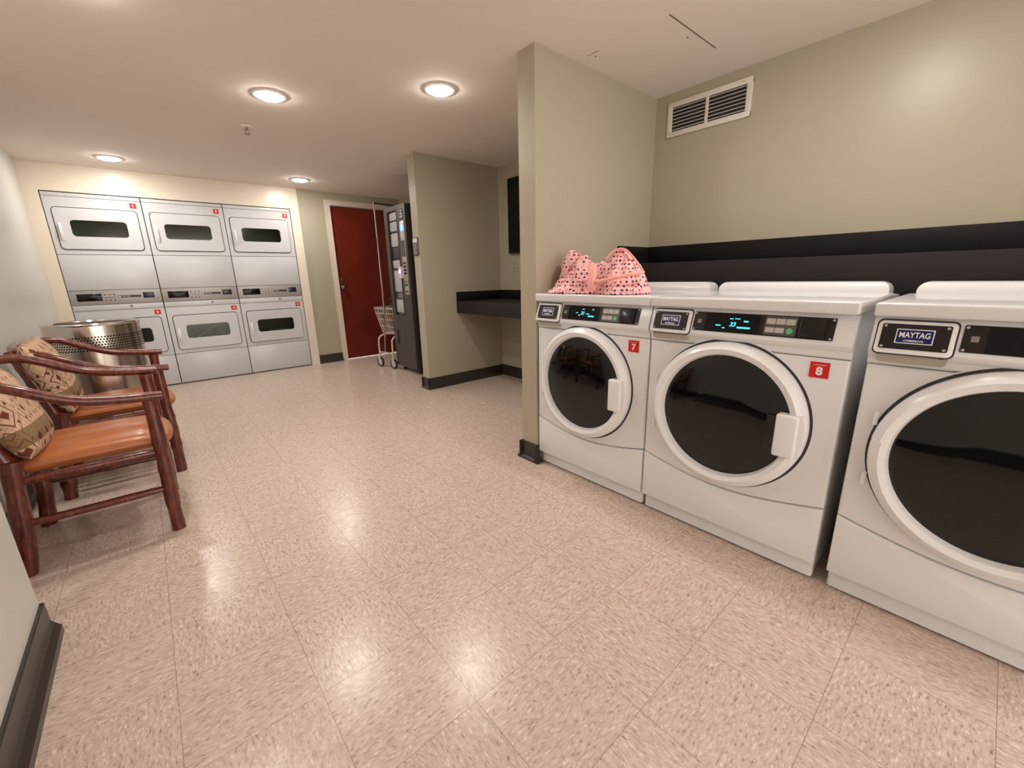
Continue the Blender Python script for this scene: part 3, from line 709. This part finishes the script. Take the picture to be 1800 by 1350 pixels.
for k in range(3): rect('label_mark', mat('plaque_cream', (.72, .66, .56), .5), .395+.006*k, .452-.008*k, 1.735+.03*k, 1.752+.03*k, -.009, -.006, cap)
MB().prism(rr(.085, .275, .325, .50, .02), -.0075, -.004).build('delivery_flap', mat('flap_dark', (.05, .042, .04), .3), door)
MB().prism(rr(.085, .135, .335, .50, .012), -.010, -.006).build('flap_opening', SCREEN, door)
rect('return_cup', mat('flap_dark', (.05, .042, .04), .3), .37, .44, .39, .47, -.008, -.004, door, r=.008)
MB().cyl((-.006, -.006, .86), (-.006, -.018, .86), .022, 18).cyl((-.006, -.004, .80), (-.006, -.018, .80), .018, 18).build('lock', RUBBER, door)
for x, y in ((.06, .07), (.45, .07), (.06, .56), (.45, .56)):
    MB().cyl((x, y, 0), (x, y, .062), .022, 12, .016).build('foot', RUBBER, t)

# ================================================================ LAUNDRY CART
t = thing('laundry_cart', 'wheeled wire laundry cart with a tall hanging pole beside the vending machine', 'cart', (2.43, 5.01, 0), R(12))
LX, LY, BX, BY = .17, .215, .115, .15; ZT, ZB_ = .735, .415
CYO = .085
def loop4(x, y, z, r=.04):
    P = []
    for cx, cy_, a in ((x-r, y-r, 0), (-x+r, y-r, 90), (-x+r, -y+r, 180), (x-r, -y+r, 270)):
        for k in range(5): A = R(a+90*k/4); P.append((cx+r*math.cos(A), CYO+cy_+r*math.sin(A), z))
    return P+[P[0], P[1]]
MB().tube(loop4(LX, LY, ZT), .014, 10).build('rim_bumper', mat('rim_grey', (.45, .42, .40), .35, metal=.5), t)
bk = MB()
for f_ in (.0, .28, .56, .8):
    bk.tube(loop4(BX+(LX-BX)*f_, BY+(LY-BY)*f_, ZB_+(ZT-ZB_)*f_), .004, 6)
for k in range(9):
    g_ = -1+2*k/8
    for s in (-1, 1): bk.tube([(LX*g_*.92, CYO+LY*s, ZT), (BX*g_*.92, CYO+BY*s, ZB_)], .003, 6)
    bk.tube([(BX*g_*.92, CYO-BY, ZB_), (BX*g_*.92, CYO+BY, ZB_)], .003, 6)
for k in range(11):
    g_ = -1+2*k/10
    for s in (-1, 1): bk.tube([(LX*s, CYO+LY*g_*.93, ZT), (BX*s, CYO+BY*g_*.93, ZB_)], .003, 6)
bk.build('wire_basket', GREYW, t)
fr_ = MB()
for y in (-.11, .16):
    fr_.tube(catmull([(-.24, y, .135), (-.24, y, .30), (-.225, y, .37), (-.14, y, .405), (.14, y, .405), (.225, y, .37), (.24, y, .30), (.24, y, .135)], 5), .011, 10)
for x in (-.24, .24): fr_.tube([(x, -.11, .19), (x, .16, .19)], .009, 8)
fr_.build('base_frame', GREYW, t)
MB().tube([(-.235, .05, .19), (-.19, .05, .75), (-.19, .05, 1.955)], .009, 10).build('hanging_pole', CHROME, t)
MB().tube([(.235, .05, .19), (.19, .05, .75), (.19, .05, 1.955)], .009, 10).build('hanging_pole', CHROME, t)
MB().tube([(-.20, .05, 1.96), (.20, .05, 1.96)], .011, 10).build('hanging_rail', mat('dark_rail', (.10, .08, .07), .4, metal=.6), t)
for x in (-.24, .24):
    for y in (-.11, .16):
        cs_ = MB().box(x-.018, x-.012, y-.022, y+.022, .055, .135, .001).box(x+.012, x+.018, y-.022, y+.022, .055, .135, .001).box(x-.018, x+.018, y-.022, y+.022, .120, .138, .001).build('caster', GREYW, t)
        MB().lathe([(.046, -.011), (.060, -.011), (.062, 0), (.060, .011), (.046, .011)], 'z', seg=28, closed=True).build('tyre', RUBBER, cs_)
        ty = [o for o in cs_.children][-1]; ty.matrix_local = Matrix.Translation((x, y, .0625)) @ Matrix.Rotation(PI/2, 4, 'Y')
        hub = MB().lathe([(0, -.009), (.02, -.009), (.047, -.005), (.047, .005), (.02, .009), (0, .009)], 'z', seg=28).build('hub', mat('hub_pale', (.62, .58, .56), .35), cs_)
        hub.matrix_local = Matrix.Translation((x, y, .0625)) @ Matrix.Rotation(PI/2, 4, 'Y')

# ================================================================ PINK BAG ON WASHER 7
PK = bpy.data.materials.new('pink_print_cloth'); PK.use_nodes = True
nt = PK.node_tree; b = nt.nodes['Principled BSDF']; q = NT(nt); tc = nt.nodes.new('ShaderNodeTexCoord')
vo = nt.nodes.new('ShaderNodeTexVoronoi'); vo.inputs['Scale'].default_value = 52; vo.inputs['Randomness'].default_value = .3; nt.links.new(tc.outputs['Object'], vo.inputs['Vector'])
wn = q.noise(tc.outputs['Object'], 120, 2)
dd = q.m('ADD', vo.outputs['Distance'], q.m('MULTIPLY', q.m('SUBTRACT', wn, .5), .35))
sc = nt.nodes.new('ShaderNodeSeparateColor'); nt.links.new(vo.outputs['Color'], sc.inputs[0])
dots = q.ramp(sc.outputs[0], [(.0, (.03, .015, .04)), (.42, (.05, .02, .05)), (.45, (.55, .02, .05)), (.78, (.62, .04, .08)), (.82, (.10, .10, .14))])
c = q.mix(q.m('LESS_THAN', dd, .36), (.88, .48, .47), dots); nt.links.new(c, b.inputs['Base Color'])
b.inputs['Roughness'].default_value = .75
SAL = mat('salmon_lining', (.85, .38, .32), .7, bump=.2)
def blob(mb, c, s, rot=0, pw=1.0, flat=None, seg=20):
    b = bmesh.new(); bmesh.ops.create_uvsphere(b, u_segments=24, v_segments=16, radius=1)
    m_ = Matrix.Translation(c) @ Matrix.Rotation(rot, 4, 'Z')
    for v in b.verts:
        p = v.co.copy()
        if p.z > 0: 
            k = (1-p.z*pw*.45); p.x *= k; p.y *= k
        else: p.z *= .25
        v.co = m_ @ Vector((p.x*s[0], p.y*s[1], p.z*s[2]))
    mb._add(b)
def cloth_bag(name, blobs, m, parent, vox=.0075, amp=.014):
    mb = MB()
    for bl in blobs: blob(mb, *bl)
    o = mb.build(name, m, None)
    md = o.modifiers.new('r', 'REMESH'); md.mode = 'VOXEL'; md.voxel_size = vox; md.use_smooth_shade = True
    sm = o.modifiers.new('s', 'SMOOTH'); sm.iterations = 4; sm.factor = .5
    dg = bpy.context.evaluated_depsgraph_get(); dg.update()
    me = bpy.data.meshes.new_from_object(o.evaluated_get(dg)); o.modifiers.clear()
    o.data = me; me.name = name; me.materials.clear(); me.materials.append(m)
    vn = [v.normal.copy() for v in me.vertices]
    for v, n_ in zip(me.vertices, vn):
        p = v.co; w1 = noise.noise(Vector((p.x*16, p.y*16, p.z*9))); w2 = abs(noise.noise(Vector((p.x*9+3, p.y*24, p.z*16))))
        w3 = noise.noise(Vector((p.x*45, p.y*45, p.z*30)))
        v.co = p + n_*(amp*w1 - amp*1.3*w2 + amp*.35*w3)
        if v.co.z < .002: v.co.z = .002
    for p in me.polygons: p.use_smooth = True
    o.parent = parent
    return o
ZL = 1.009
t = thing('cloth_bag', 'slumped pink printed fabric bag lying on the lid of washer 7', 'bag', (1.775, 1.36, ZL), 0)
# local x = depth (away from the room), y = left in the photo
cloth_bag('bag_body', [
    ((.02, -.105, .0), (.11, .150, .215), .0, .95), ((.0, -.150, .0), (.12, .125, .165), .0, .35), ((-.02, -.15, .0), (.12, .125, .09), .0, .1),
    ((.04, .215, .0), (.09, .085, .238), .1, .45), ((.04, .25, .0), (.08, .06, .15), .1, .2), ((.0, .11, .0), (.09, .10, .200), 0, .35), ((.03, .02, .0), (.09, .10, .165), 0, .3),
    ((-.03, .09, .0), (.12, .13, .135), .3, .5), ((-.06, .13, .0), (.10, .12, .085), .3, .3), ((-.09, .14, .0), (.07, .12, .045), .2, .1)], PK, t)
MB().tube(catmull([(-.110, -.01, .055), (-.135, -.09, .060), (-.130, -.17, .075), (-.09, -.235, .092), (-.03, -.268, .10)], 8), [.009]*33, 10).build('zip_edge', SAL, t)
sv = MB(); P = catmull([(-.128, -.050, .02), (-.130, -.050, .06), (-.118, -.045, .105), (-.095, -.025, .135)], 6)
for a, b_ in zip(P[:-1], P[1:]):
    pass
sv.tube(P, .022, 8); sv.build('side_strap', SAL, t)
MB().tube(catmull([(-.03, -.055, .165), (-.01, -.09, .205), (-.0, -.14, .208), (-.01, -.20, .165), (-.02, -.255, .11)], 7), .005, 8).build('piping', SAL, t)
